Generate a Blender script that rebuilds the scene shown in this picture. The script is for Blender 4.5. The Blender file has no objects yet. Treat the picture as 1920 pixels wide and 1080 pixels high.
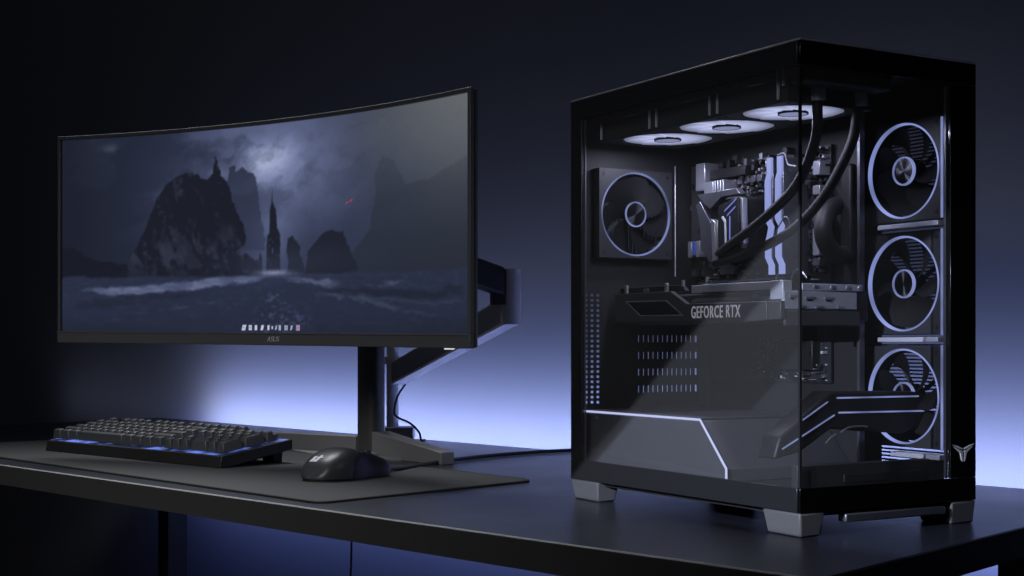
import bpy, bmesh, math, random
import numpy as np
from mathutils import Vector, Matrix, Euler
R = math.radians
random.seed(7)
scn = bpy.context.scene
col = scn.collection

# ------------------------------------------------------------------ materials
def mat(name, base, rough=0.5, metal=0.0, spec=0.5, noise=0.0, nscale=200.0, bump=0.0, coat=0.0, rvar=0.0):
    m = bpy.data.materials.new(name); m.use_nodes = True
    nt = m.node_tree; b = nt.nodes['Principled BSDF']
    b.inputs['Base Color'].default_value = (*base, 1)
    b.inputs['Roughness'].default_value = rough
    b.inputs['Metallic'].default_value = metal
    b.inputs['Specular IOR Level'].default_value = spec
    b.inputs['Coat Weight'].default_value = coat
    b.inputs['Coat Roughness'].default_value = 0.08
    if noise or bump or rvar:
        tc = nt.nodes.new('ShaderNodeTexCoord')
        n = nt.nodes.new('ShaderNodeTexNoise'); n.inputs['Scale'].default_value = nscale
        n.inputs['Detail'].default_value = 5
        nt.links.new(tc.outputs['Object'], n.inputs['Vector'])
        if noise:
            r = nt.nodes.new('ShaderNodeMixRGB'); r.blend_type = 'MIX'
            r.inputs[1].default_value = (*[c*(1-noise) for c in base], 1)
            r.inputs[2].default_value = (*[min(1, c*(1+noise)) for c in base], 1)
            nt.links.new(n.outputs['Fac'], r.inputs[0]); nt.links.new(r.outputs[0], b.inputs['Base Color'])
        if bump:
            bp = nt.nodes.new('ShaderNodeBump'); bp.inputs['Strength'].default_value = bump
            bp.inputs['Distance'].default_value = 0.0006
            nt.links.new(n.outputs['Fac'], bp.inputs['Height']); nt.links.new(bp.outputs[0], b.inputs['Normal'])
        if rvar:
            n2 = nt.nodes.new('ShaderNodeTexNoise'); n2.inputs['Scale'].default_value = 9
            n2.inputs['Detail'].default_value = 6
            nt.links.new(tc.outputs['Object'], n2.inputs['Vector'])
            mr = nt.nodes.new('ShaderNodeMapRange')
            mr.inputs['To Min'].default_value = max(0, rough-rvar); mr.inputs['To Max'].default_value = rough+rvar
            nt.links.new(n2.outputs['Fac'], mr.inputs['Value']); nt.links.new(mr.outputs[0], b.inputs['Roughness'])
    return m

def emit(name, c, s, base=(0.02, 0.02, 0.025)):
    m = mat(name, base, 0.4)
    b = m.node_tree.nodes['Principled BSDF']
    b.inputs['Emission Color'].default_value = (*c, 1)
    b.inputs['Emission Strength'].default_value = s
    return m

M = {}
M['wall'] = mat('matte_wall_paint', (0.22, 0.22, 0.235), 0.8, noise=0.06, nscale=3, bump=0.15)
M['floor'] = mat('dark_floor', (0.05, 0.05, 0.055), 0.6, noise=0.2, nscale=8)
M['desk'] = mat('charcoal_laminate', (0.017, 0.019, 0.030), 0.33, noise=0.12, nscale=300, bump=0.10, rvar=0.06)
M['desk_edge'] = mat('charcoal_edge_band', (0.042, 0.042, 0.043), 0.5, noise=0.1, nscale=200)
M['shaded_edge'] = mat('shaded_edge_band', (0.012, 0.012, 0.012), 0.85, spec=.1, noise=.1, nscale=200)  # darker copy of the edge band, right side's shade put into the colour
M['edge_highlight'] = mat('edge_highlight_paint', (0.9, 0.9, 0.92), 0.22, metal=.0, coat=.5)
M['desk_metal'] = mat('dark_steel', (0.03, 0.03, 0.034), 0.45)
M['pad'] = mat('cloth_pad', (0.050, 0.050, 0.052), 0.85, spec=0.25, noise=0.25, nscale=900, bump=0.5)
M['pad_edge'] = mat('stitched_edge', (0.012, 0.012, 0.012), 0.9, noise=0.3, nscale=900)
M['kb'] = mat('keyboard_plastic', (0.016, 0.016, 0.016), 0.55, noise=0.1, nscale=400, bump=0.1)
M['key'] = mat('keycap_plastic', (0.085, 0.088, 0.095), 0.36, noise=0.12, nscale=300, bump=0.12)
M['mouse'] = mat('mouse_shell', (0.035, 0.036, 0.040), 0.38, noise=0.1, nscale=500, bump=0.12)
M['mouse_side'] = mat('mouse_side_rubber', (0.008, 0.008, 0.010), 0.5, noise=0.2, nscale=600, bump=0.3)
M['rubber'] = mat('black_rubber', (0.012, 0.012, 0.013), 0.55)
M['plastic'] = mat('bezel_plastic', (0.105, 0.107, 0.110), 0.40, noise=0.1, nscale=400, bump=0.1)
M['bezel_dark'] = mat('screen_border', (0.006, 0.006, 0.007), 0.3)
M['stand'] = mat('stand_paint', (0.22, 0.22, 0.225), 0.42, noise=0.06, nscale=300, bump=0.06)
M['column'] = mat('column_paint', (0.06, 0.06, 0.06), 0.40, noise=0.06, nscale=300)
M['silver'] = mat('silver_paint', (0.85, 0.85, 0.92), 0.3)
M['arm'] = mat('arm_paint', (0.34, 0.34, 0.40), 0.38, metal=0.2)
M['arm_dark'] = mat('arm_cover', (0.03, 0.03, 0.035), 0.5)
M['case'] = mat('case_steel', (0.030, 0.030, 0.032), 0.5, noise=0.1, nscale=300, bump=0.08)
M['case_in'] = mat('case_interior', (0.020, 0.020, 0.022), 0.55, noise=0.12, nscale=200)
M['rim'] = mat('brushed_case_rim', (0.6, 0.6, 0.62), 0.35, metal=0.7)
M['border'] = mat('black_printed_glass', (0.0035, 0.0035, 0.004), 0.12, spec=0.35)
M['foot'] = mat('case_foot_plastic', (0.105, 0.105, 0.112), 0.5, noise=0.05, nscale=300)
M['black'] = mat('soft_black', (0.010, 0.010, 0.011), 0.5)
M['fan'] = mat('fan_plastic', (0.030, 0.030, 0.035), 0.45, noise=0.1, nscale=300)
M['blade'] = mat('fan_blade', (0.007, 0.007, 0.008), 0.65, spec=.15)
M['hub'] = mat('fan_hub', (0.07, 0.07, 0.08), 0.30, metal=1.0)
hb = M['hub'].node_tree
tg = hb.nodes.new('ShaderNodeTangent'); tg.direction_type = 'RADIAL'; tg.axis = 'Z'
hb.nodes['Principled BSDF'].inputs['Anisotropic'].default_value = 0.95
hb.links.new(tg.outputs[0], hb.nodes['Principled BSDF'].inputs['Tangent'])
M['chrome'] = mat('bright_metal', (0.55, 0.55, 0.58), 0.3, metal=0.8)
M['sink'] = mat('grey_heatsink', (0.20, 0.20, 0.23), 0.33, metal=0.75, noise=0.15, nscale=150)
M['sink_pale'] = mat('pale_heatsink', (0.50, 0.50, 0.55), 0.3, metal=0.6, noise=.15, nscale=200)
M['sink_mid'] = mat('card_metal', (0.42, 0.43, 0.50), 0.40, metal=0.25, noise=0.15, nscale=150)
M['pcb'] = mat('black_circuit_board', (0.022, 0.024, 0.028), 0.5, noise=0.5, nscale=120)
M['chip'] = mat('chip_black', (0.015, 0.015, 0.016), 0.4)
M['card'] = mat('card_shroud', (0.045, 0.045, 0.048), 0.42, noise=0.1, nscale=250, bump=0.06)
M['ink'] = mat('pale_lettering', (0.62, 0.62, 0.66), 0.5)
M['glow_ink'] = emit('glow_added_lettering', (.75, .77, .9), .24, (.5, .5, .52))  # glow added to brighten the card lettering
M['ink_dim'] = mat('grey_lettering', (0.30, 0.30, 0.31), 0.5)
M['shroud'] = mat('power_cover', (0.075, 0.075, 0.086), 0.5, noise=0.08, nscale=120, bump=0.05)
M['tube'] = mat('braided_sleeve', (0.014, 0.014, 0.015), 0.55, noise=0.5, nscale=700, bump=0.6)
M['blue_plug'] = mat('blue_connector', (0.10, 0.14, 0.55), 0.4)
M['ring'] = emit('ring_led', (0.27, 0.33, 0.70), 0.95)
M['ring_dim'] = emit('hub_led', (0.27, 0.32, 0.66), 0.8)
def uneven(m, sc, lo, hi):      # LEDs behind a diffuser: brighter and dimmer stretches
    nt = m.node_tree; b = nt.nodes['Principled BSDF']
    tc = nt.nodes.new('ShaderNodeTexCoord'); n = nt.nodes.new('ShaderNodeTexNoise'); n.inputs['Scale'].default_value = sc; n.inputs['Detail'].default_value = 1
    mp_ = nt.nodes.new('ShaderNodeMapRange'); mp_.inputs['From Min'].default_value = .32; mp_.inputs['From Max'].default_value = .68
    mp_.inputs['To Min'].default_value = lo; mp_.inputs['To Max'].default_value = hi
    nt.links.new(tc.outputs['Object'], n.inputs['Vector']); nt.links.new(n.outputs['Fac'], mp_.inputs['Value']); nt.links.new(mp_.outputs[0], b.inputs['Emission Strength'])
uneven(M['ring'], 16, .5, 1.3); uneven(M['ring_dim'], 30, .45, .95)
M['strip'] = emit('strip_led', (0.50, 0.54, 0.84), 1.25)
M['ram_led'] = emit('memory_led', (0.33, 0.39, 0.80), 0.9)
M['cool_led'] = emit('cooler_led', (0.22, 0.27, 0.85), 0.8)
M['mouse_led'] = emit('mouse_led', (0.7, 0.74, 0.85), 0.55)
M['power_led'] = emit('power_led', (0.9, 0.9, 1.0), 0.8)
M['sep'] = mat('satin_separator', (0.62, 0.62, 0.72), 0.4, metal=0.3)

# top fans: translucent lit impeller, brightest round the hub, fading outwards
def lit_impeller():
    m = emit('lit_impeller', (0.46, 0.50, 0.74), 1.0, (0.2, 0.2, 0.22))
    nt = m.node_tree; b = nt.nodes['Principled BSDF']
    tc = nt.nodes.new('ShaderNodeTexCoord'); ln = nt.nodes.new('ShaderNodeVectorMath'); ln.operation = 'LENGTH'
    mr = nt.nodes.new('ShaderNodeValToRGB')
    sc = nt.nodes.new('ShaderNodeMath'); sc.operation = 'MULTIPLY'; sc.inputs[1].default_value = 1/0.06
    nt.links.new(tc.outputs['Object'], ln.inputs[0]); nt.links.new(ln.outputs['Value'], sc.inputs[0])
    nt.links.new(sc.outputs[0], mr.inputs[0])
    e = mr.color_ramp.elements
    e[0].position = 0.25; e[0].color = (1.25, 1.25, 1.25, 1)
    e[1].position = 1.0; e[1].color = (0.14, 0.14, 0.14, 1)
    x = e.new(0.58); x.color = (0.95, 0.95, 0.95, 1)
    nt.links.new(mr.outputs[0], b.inputs['Emission Strength'])
    return m
M['lit'] = lit_impeller()

# keyboard backlight: blue with a brighter spot under every key
def backlight():
    m = emit('key_backlight', (0.16, 0.25, 0.90), 1.0)
    nt = m.node_tree; b = nt.nodes['Principled BSDF']
    tc = nt.nodes.new('ShaderNodeTexCoord'); n = nt.nodes.new('ShaderNodeTexNoise')
    n.inputs['Scale'].default_value = 26; n.inputs['Detail'].default_value = 2
    nt.links.new(tc.outputs['Object'], n.inputs['Vector'])
    rp = nt.nodes.new('ShaderNodeMapRange'); rp.inputs['From Min'].default_value = 0.44
    rp.inputs['From Max'].default_value = 0.68; rp.inputs['To Min'].default_value = 0.03; rp.inputs['To Max'].default_value = 1.0
    nt.links.new(n.outputs['Fac'], rp.inputs['Value']); nt.links.new(rp.outputs[0], b.inputs['Emission Strength'])
    return m
M['kb_led'] = backlight()

# clear pane: see-through, mirror reflections by angle, a faint diffuse film added for the diagonal sheen
def glass(name, tint, film):
    m = bpy.data.materials.new(name); m.use_nodes = True
    nt = m.node_tree; nt.nodes.clear()
    out = nt.nodes.new('ShaderNodeOutputMaterial')
    tr = nt.nodes.new('ShaderNodeBsdfTransparent'); tr.inputs[0].default_value = (*tint, 1)
    gl = nt.nodes.new('ShaderNodeBsdfGlossy'); gl.inputs['Roughness'].default_value = 0.02
    df = nt.nodes.new('ShaderNodeBsdfDiffuse'); df.inputs[0].default_value = (0.8, 0.8, 0.8, 1)
    lw = nt.nodes.new('ShaderNodeLayerWeight'); pw = nt.nodes.new('ShaderNodeMath'); pw.operation = 'POWER'; pw.inputs[1].default_value = 5
    fr = nt.nodes.new('ShaderNodeMapRange'); fr.inputs['To Min'].default_value = .022; fr.inputs['To Max'].default_value = .7
    nt.links.new(lw.outputs['Facing'], pw.inputs[0]); nt.links.new(pw.outputs[0], fr.inputs['Value'])
    m1 = nt.nodes.new('ShaderNodeMixShader'); m2 = nt.nodes.new('ShaderNodeMixShader')
    m1.inputs[0].default_value = film
    nt.links.new(tr.outputs[0], m1.inputs[1]); nt.links.new(df.outputs[0], m1.inputs[2])
    nt.links.new(fr.outputs[0], m2.inputs[0]); nt.links.new(m1.outputs[0], m2.inputs[1]); nt.links.new(gl.outputs[0], m2.inputs[2])
    nt.links.new(m2.outputs[0], out.inputs[0])
    return m
M['glass'] = glass('clear_pane', (0.93, 0.93, 0.94), 0.016)

# ------------------------------------------------------------------ mesh helpers
class MB:
    def __init__(s): s.bm = bmesh.new()
    def poly_prism(s, pts, off):          # pts: 3-D outline, off: extrusion vector
        off = Vector(off); a = [s.bm.verts.new(Vector(p)) for p in pts]; b = [s.bm.verts.new(Vector(p)+off) for p in pts]
        n = len(pts)
        s.bm.faces.new(a); s.bm.faces.new(b[::-1])
        for i in range(n): s.bm.faces.new((a[i], b[i], b[(i+1) % n], a[(i+1) % n]))
        return s
    def box(s, x0, x1, y0, y1, z0, z1):
        return s.poly_prism([(x0, y0, z0), (x1, y0, z0), (x1, y1, z0), (x0, y1, z0)], (0, 0, z1-z0))
    def frustum(s, lo, hi):               # two quads
        a = [s.bm.verts.new(Vector(p)) for p in lo]; b = [s.bm.verts.new(Vector(p)) for p in hi]; n = len(lo)
        s.bm.faces.new(a); s.bm.faces.new(b[::-1])
        for i in range(n): s.bm.faces.new((a[i], b[i], b[(i+1) % n], a[(i+1) % n]))
        return s
    def tube(s, pts, r, seg=12, smooth=6, up=None):
        P = [Vector(p) for p in pts]
        if smooth and len(P) > 2:
            Q = []
            for i in range(len(P)-1):
                p0 = P[max(i-1, 0)]; p1 = P[i]; p2 = P[i+1]; p3 = P[min(i+2, len(P)-1)]
                for k in range(smooth):
                    t = k/smooth
                    Q.append(0.5*((2*p1)+(p2-p0)*t+(2*p0-5*p1+4*p2-p3)*t*t+(3*p1-p0-3*p2+p3)*t**3))
            Q.append(P[-1]); P = Q
        rings = []; prev = None
        for i, p in enumerate(P):
            t = (P[min(i+1, len(P)-1)]-P[max(i-1, 0)]).normalized()
            if prev is None:
                a = Vector((0, 0, 1)) if abs(t.z) < 0.9 else Vector((1, 0, 0))
                n = t.cross(a).normalized()
            else:
                n = (prev-t*prev.dot(t)).normalized()
            prev = n; b = t.cross(n)
            rings.append([s.bm.verts.new(p+r*(math.cos(2*math.pi*k/seg)*n+math.sin(2*math.pi*k/seg)*b)) for k in range(seg)])
        for i in range(len(rings)-1):
            for k in range(seg):
                s.bm.faces.new((rings[i][k], rings[i][(k+1) % seg], rings[i+1][(k+1) % seg], rings[i+1][k]))
        s.bm.faces.new(rings[0][::-1]); s.bm.faces.new(rings[-1])
        return s
    def lathe(s, prof, seg=48, closed=True):   # prof: (r,z) outline, about z
        rings = []
        for k in range(seg):
            a = 2*math.pi*k/seg
            rings.append([s.bm.verts.new((r*math.cos(a), r*math.sin(a), z)) for r, z in prof])
        n = len(prof)
        for k in range(seg):
            for i in range(n if closed else n-1):
                j = (i+1) % n
                s.bm.faces.new((rings[k][i], rings[(k+1) % seg][i], rings[(k+1) % seg][j], rings[k][j]))
        return s
    def grid(s, f, nu, nv, closeu=False):
        V = [[s.bm.verts.new(f(i/nu, j/nv)) for j in range(nv+1)] for i in range(nu if closeu else nu+1)]
        for i in range(nu):
            for j in range(nv):
                i2 = (i+1) % nu if closeu else i+1
                s.bm.faces.new((V[i][j], V[i2][j], V[i2][j+1], V[i][j+1]))
        return V
    def mesh(s, name):
        bmesh.ops.remove_doubles(s.bm, verts=s.bm.verts, dist=1e-6)
        bmesh.ops.recalc_face_normals(s.bm, faces=s.bm.faces)
        me = bpy.data.meshes.new(name); s.bm.to_mesh(me); s.bm.free()
        return me
    def build(s, name, m, parent=None, bevel=0.0, smooth=False, seg=2, loc=None, rot=None):
        return link(name, s.mesh(name), m, parent, bevel, smooth, seg, loc, rot)

def link(name, me, m, parent=None, bevel=0.0, smooth=False, seg=2, loc=None, rot=None):
    o = bpy.data.objects.new(name, me); col.objects.link(o)
    if m is not None:
        me.materials.clear(); me.materials.append(m)
    if parent: o.parent = parent
    if loc is not None: o.location = loc
    if rot is not None: o.rotation_euler = rot
    if bevel:
        b = o.modifiers.new('bevel', 'BEVEL'); b.width = bevel; b.segments = seg; b.limit_method = 'ANGLE'; b.angle_limit = R(35)
        b.harden_normals = False
    if smooth or bevel:
        for p in me.polygons: p.use_smooth = True
        if hasattr(me, 'set_sharp_from_angle'): me.set_sharp_from_angle(angle=R(40))
    return o

def tag(o, label=None, cat=None, group=None, kind=None):
    if label: o['label'] = label
    if cat: o['category'] = cat
    if group: o['group'] = group
    if kind: o['kind'] = kind
    return o
def empty(name, loc=(0, 0, 0), rot=(0, 0, 0)):
    o = bpy.data.objects.new(name, None); col.objects.link(o); o.location = loc; o.rotation_euler = rot
    o.empty_display_size = 0.05
    return o
def text_mesh(body, size, shear=0.0, extrude=0.0004, weight=0.0, track=1.0):
    c = bpy.data.curves.new('lettering', 'FONT'); c.body = body; c.size = size; c.shear = shear; c.extrude = extrude
    c.offset = weight; c.resolution_u = 3; c.space_character = track
    o = bpy.data.objects.new('lettering', c); col.objects.link(o)
    bpy.context.view_layer.update()
    me = bpy.data.meshes.new_from_object(o.evaluated_get(bpy.context.evaluated_depsgraph_get()))
    bpy.data.objects.remove(o); bpy.data.curves.remove(c)
    return me

# ------------------------------------------------------------------ setting: wall, floor, desk
FL, FR, BR, BL = Vector((-1.553, 3.029)), Vector((.255, 1.174)), Vector((.796, 1.792)), Vector((-.937, 3.75))
bdir = (BR-BL).normalized(); bn = Vector((-bdir.y, bdir.x)); bn = bn if bn.y > 0 else -bn
WD = 0.155
w0 = BL+bn*WD-bdir*2.6; w1 = BL+bn*WD+bdir*5.2
tag(MB().poly_prism([(w0.x, w0.y, -.74), (w1.x, w1.y, -.74), (w1.x, w1.y, 2.6), (w0.x, w0.y, 2.6)], (bn.x*.1, bn.y*.1, 0)).build('wall', M['wall']), kind='structure')
f0, f1 = w0-bn*4.5, w1-bn*4.5
tag(MB().poly_prism([(f0.x, f0.y, -.84), (f1.x, f1.y, -.84), (w1.x, w1.y, -.84), (w0.x, w0.y, -.84)], (0, 0, .1)).build('floor', M['floor']), kind='structure')

desk = tag(empty('desk', ((FL.x+BR.x)/2, (FL.y+BR.y)/2, 0)), 'long charcoal desk with a painted highlight along its front edge, carrying all the computer gear', 'desk')
dl = desk.location
L3 = lambda p, z: (p.x-dl.x, p.y-dl.y, z)
fd = (FR-FL).normalized(); fnrm = Vector((fd.y, -fd.x)); fnrm = fnrm if fnrm.y < 0 else -fnrm
MB().poly_prism([L3(p, 0) for p in (FL, FR, BR, BL)], (0, 0, -.030)).build('tabletop', M['desk'], desk, bevel=.0012)
# front face band and an added pale strip painting the highlight on its top arris
MB().poly_prism([L3(FL, -.0016), L3(FR, -.0016), L3(FR, -.0318), L3(FL, -.0318)], (fnrm.x*.0015, fnrm.y*.0015, 0)).build('edge_band', M['desk_edge'], desk)
MB().poly_prism([L3(FL+fnrm*.0002, -.0010), L3(FR+fnrm*.0002-fd*.002, -.0010), L3(FR+fnrm*.0002-fd*.002, .0006), L3(FL+fnrm*.0002, .0006)], (fnrm.x*.0012, fnrm.y*.0012, 0)).build('painted_highlight', M['edge_highlight'], desk)
rdn = (BR-FR).normalized(); rn = Vector((rdn.y, -rdn.x))
MB().poly_prism([L3(FR+rdn*.001, -.0012), L3(BR, -.0012), L3(BR, -.0318), L3(FR+rdn*.001, -.0318)], (rn.x*.0015, rn.y*.0015, 0)).build('edge_band', M['shaded_edge'], desk)
def desk_leg(p, w, d):
    p = Vector(p); a = fd*w; b = -fnrm*d
    MB().poly_prism([L3(q, -.74) for q in (p, p+a, p+a+b, p+b)], (0, 0, .7095)).build('leg', M['desk_metal'], desk, bevel=.002)
rd = (BR-FR).normalized()
desk_leg((-.787, 3.13), .042, .05)
desk_leg((-1.36, 2.92), .05, .05)
desk_leg((.62, 1.80), .05, .05)
desk_leg((.26, 1.28), .05, .05)
# cable hanging below the desk
tag(MB().tube([(-.36, 3.17, -.031), (-.362, 3.17, -.3), (-.372, 3.172, -.5), (-.36, 3.17, -.739)], .0024, 8).build('hanging_cable', M['rubber'], smooth=True),
    'thin dark cable hanging straight down under the desk', 'cable')

# ------------------------------------------------------------------ mouse pad
def rounded(pts, r, n=6):
    out = []
    for i, p in enumerate(pts):
        a = pts[i-1]; b = pts[(i+1) % len(pts)]
        u = (a-p).normalized(); v = (b-p).normalized()
        for k in range(n+1):
            t = k/n
            out.append((p+u*r)*(1-t)**2+p*2*t*(1-t)+(p+v*r)*t**2)
    return out
def on_desk(px, py, z=0.0):   # metres on the tabletop for a point measured on the photograph
    Y = 2641*(.196-z)/(py-645); return Vector(((px-960)/2641*Y, Y))
PQ = [Vector((-1.117, 2.668)), Vector((-.2355, 1.7195)), Vector((.0323, 2.003)), Vector((-.752, 2.985))]
pm = sum(PQ, Vector((0, 0)))/4
padroot = tag(empty('mouse_pad', (pm.x, pm.y, 0)), 'large dark grey desk mat with black stitched rim under keyboard and mouse', 'mouse pad')
rp = rounded(PQ, .022)
MB().poly_prism([(p.x-pm.x, p.y-pm.y, .0003) for p in rounded([pm+(p-pm)*.9965 for p in PQ], .021)], (0, 0, .0027)).build('mat_surface', M['pad'], padroot)
e = MB()
ring = [(Vector((p.x-pm.x, p.y-pm.y, 0))) for p in rp]
n = len(ring)
lo_o = [e.bm.verts.new(p) for p in ring]; hi_o = [e.bm.verts.new(p+Vector((0, 0, .0026))) for p in ring]
hi_i = [e.bm.verts.new(p*.9955+Vector((0, 0, .0034))) for p in ring]; lo_i = [e.bm.verts.new(p*.9955) for p in ring]
for i in range(n):
    j = (i+1) % n
    for A, B in ((lo_o, hi_o), (hi_o, hi_i), (hi_i, lo_i), (lo_i, lo_o)):
        e.bm.faces.new((A[i], A[j], B[j], B[i]))
e.build('stitched_rim', M['pad_edge'], padroot, smooth=True)

# ------------------------------------------------------------------ keyboard
KL, KD = .536, .142
kb = tag(empty('keyboard', (-.845, 2.55, .0031), (0, 0, math.atan2(-.366, .392))), 'black full-size keyboard with blue backlit keys standing on the desk mat', 'keyboard')
tilt = math.atan2(.020, KD)
MB().poly_prism([(0, 0, .0), (0, .004, .0185), (0, KD, .0385), (0, KD, .022), (0, .02, .0)], (KL, 0, 0)).build('keyboard_body', M['kb'], kb, bevel=.0015)
for x in (.02, KL-.05):
    MB().poly_prism([(x, KD-.022, .0), (x, KD-.006, .0), (x, KD-.004, .0215), (x, KD-.026, .0188)], (.03, 0, 0)).build('foot', M['kb'], kb, bevel=.001)
surf = lambda y: .0185+(y-.004)*math.tan(tilt)
MB().poly_prism([(.005, .008, surf(.008)-.002), (.005, .008, surf(.008)+.0006), (.005, KD-.005, surf(KD-.005)+.0006), (.005, KD-.005, surf(KD-.005)-.002)], (KL-.010, 0, 0)).build('backlight_plate', M['kb_led'], kb)
U = (KL-.008)/22.5; RP = .0213
rows = [
 [('k', 1.25)]*3+[('k', 6.25)]+[('k', 1.25)]*4+[('g', .25)]+[('k', 1)]*3+[('g', .25), ('k', 2), ('k', 1)],
 [('k', 2.25)]+[('k', 1)]*10+[('k', 2.75), ('g', 1.25), ('k', 1), ('g', 1.25)]+[('k', 1)]*3,
 [('k', 1.75)]+[('k', 1)]*11+[('k', 2.25), ('g', 3.5)]+[('k', 1)]*3,
 [('k', 1.5)]+[('k', 1)]*12+[('k', 1.5), ('g', .25)]+[('k', 1)]*3+[('g', .25)]+[('k', 1)]*3,
 [('k', 1)]*13+[('k', 2), ('g', .25)]+[('k', 1)]*3+[('g', .25)]+[('k', 1)]*4,
 [('k', 1), ('g', 1)]+[('k', 1)]*4+[('g', .5)]+[('k', 1)]*4+[('g', .5)]+[('k', 1)]*4+[('g', .25)]+[('k', 1)]*3,
]
keym = {}
def key_mesh(w, d=1.0):
    if (w, d) in keym: return keym[(w, d)]
    a = w*U/2-.0016; b = (d-1)*RP/2+RP/2-.0018; t = .0040; h = .0155
    b0 = -(RP/2-.0018); b1 = b0+2*b
    lo = [(-a, b0, 0), (a, b0, 0), (a, b1, 0), (-a, b1, 0)]
    hi = [(-a+t, b0+t*.7, h), (a-t, b0+t*.7, h), (a-t, b1-t*1.2, h+.0008), (-a+t, b1-t*1.2, h+.0008)]
    me = MB().frustum(lo, hi).mesh('key'); me.materials.append(M['key']); keym[(w, d)] = me
    return me
spots = []
for r, row in enumerate(rows):
    y = .010+RP*(r+.5)+(.004 if r == 5 else 0)
    x = .004
    for kind, w in row:
        if kind == 'k': spots.append((x+w*U/2, y, w, 1.0))
        x += w*U
for r in (0, 2): spots.append((.004+22*U, .010+RP*(r+.5), 1, 2.0))    # tall keys of the number block
spots = sorted(spots, key=lambda s: s[1])
proto_key = {}
rear = MB()
for i, (x, y, w, d) in enumerate(spots):
    me = key_mesh(w, d); lz = surf(y)+.0030
    if i < 100:
        if (w, d) in proto_key:
            o = proto_key[(w, d)].copy(); col.objects.link(o); o.parent = kb
        else:
            o = link('key', me, None, kb, bevel=.0011); proto_key[(w, d)] = o
        o.location = (x, y, lz+random.uniform(-.0004, .0004)); o.rotation_euler = (tilt, 0, 0)
    else:
        mx = Matrix.Translation((x, y, lz)) @ Matrix.Rotation(tilt, 4, 'X')
        vs = [rear.bm.verts.new(mx @ v.co) for v in me.vertices]
        for p in me.polygons: rear.bm.faces.new([vs[k] for k in p.vertices])
if len(spots) > 100: tag(rear.build('key', M['key'], kb, bevel=.0011), kind='stuff')
MB().lathe([(0.0001, 0), (.007, 0), (.0075, .008), (.0065, .0095), (.0001, .0095)], 24).build('volume_knob', M['sink'], kb, loc=(KL-.030, KD-.014, surf(KD-.014)+.0008), rot=(tilt, 0, 0), smooth=True)

# ------------------------------------------------------------------ mouse
hd = Vector((.61, .792)).normalized()
ms = tag(empty('computer_mouse', (-.240, 2.030, .0031), (0, 0, math.atan2(-hd.x, hd.y))), 'black wired mouse with a white emblem on the mat right of the keyboard', 'mouse')
ML, MW, MH = .150, .084, .0415
def mouse_pt(s, t, grow=0.0):     # s: 0 rear .. 1 front, t: 0 left base .. 1 right base
    a = math.pi*(1-t)
    y = -ML/2+ML*s
    e = max(0.0, 1-abs(2*s-1)**(2.8 if s < .5 else 5))**.5
    wdt = (MW/2)*(e*.95+.03)*(1-.14*math.exp(-((s-.60)/.17)**2))*(1-.10*max(0, s-.5))+grow
    prof = math.sin(math.pi/2*min(1, s/.42))**.62 if s < .42 else 1-.62*((s-.42)/.58)**1.25
    h = MH*prof*min(1, .12+e*1.25)+grow
    c, sn = math.cos(a), math.sin(a)
    p = .62
    return Vector((wdt*math.copysign(abs(c)**p, c), y, .0035+max(.001, h)*abs(sn)**.72))
b = MB(); b.grid(lambda i, j: mouse_pt(i, j), 36, 28)
so = b.build('mouse_shell', M['mouse'], ms, smooth=True)
def side_patch(t0, t1, s0, s1):
    b = MB()
    b.grid(lambda i, j: mouse_pt(s0+(s1-s0)*i+(.16*(j**1.5) if s0 < .5 else 0)*(1-i), t0+(t1-t0)*j, .0012), 20, 8)
    return b
side_patch(.999, .70, .34, .985).build('side_panel', M['mouse_side'], ms, smooth=True)
side_patch(.001, .28, .34, .985).build('side_panel', M['mouse_side'], ms, smooth=True)
bs = MB()
bs.poly_prism([(mouse_pt(i/30, 1).x*.93, mouse_pt(i/30, 1).y*.97, .0001) for i in range(31)]+[(mouse_pt(i/30, 0).x*.93, mouse_pt(i/30, 0).y*.97, .0001) for i in range(30, -1, -1)], (0, 0, .005))
bs.build('base_plate', M['rubber'], ms)
for sgn in (0, 1):
    b = MB(); b.grid(lambda i, j: mouse_pt(.60+.385*i, (.315+.17*j) if sgn == 0 else (.515+.17*j), .0016), 14, 8)
    b.build('button', M['mouse'], ms, smooth=True)
MB().lathe([(.0001, -.004), (.0095, -.004), (.011, -.002), (.011, .002), (.0095, .004), (.0001, .004)], 24).build('scroll_wheel', M['rubber'], ms, loc=(0, .044, .026), rot=(0, R(90), 0), smooth=True)
# emblem: three slanted bars and a small cross stroke following the hump
b = MB()
def emb(pts):
    vs = []
    for x, y in pts:
        s_, t_ = .145+y*.042, .47+x*.05
        vs.append(mouse_pt(s_, t_, .0006))
    nrm = Vector((0, -.55, .8)).normalized()
    b.poly_prism(vs, nrm*.0007)
for q in ([(-1.1, -.9), (-.8, -.9), (-.05, .5), (-.3, .5)], [(-.5, -.9), (-.25, -.9), (.0, .1), (-.16, .35)],
          [(.0, -.9), (.25, -.9), (.25, .5), (.05, .5)], [(.35, -.9), (.6, -.9), (.75, .9), (.6, .9)], [(.4, .1), (1.1, .2), (1.1, .42), (.4, .3)]):
    emb(q)
b.build('emblem', M['mouse_led'], ms)
tag(MB().tube([(-.190, 2.098, .010), (-.17, 2.155, .006), (-.135, 2.25, .0045), (-.08, 2.37, .0035), (.0, 2.47, .0035), (.10, 2.55, .0035), (.2, 2.60, .0035)], .0032, 8).build('mouse_cable', M['rubber'], smooth=True),
    'thin black cable running from the mouse across the desk behind the tower', 'cable')

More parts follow.
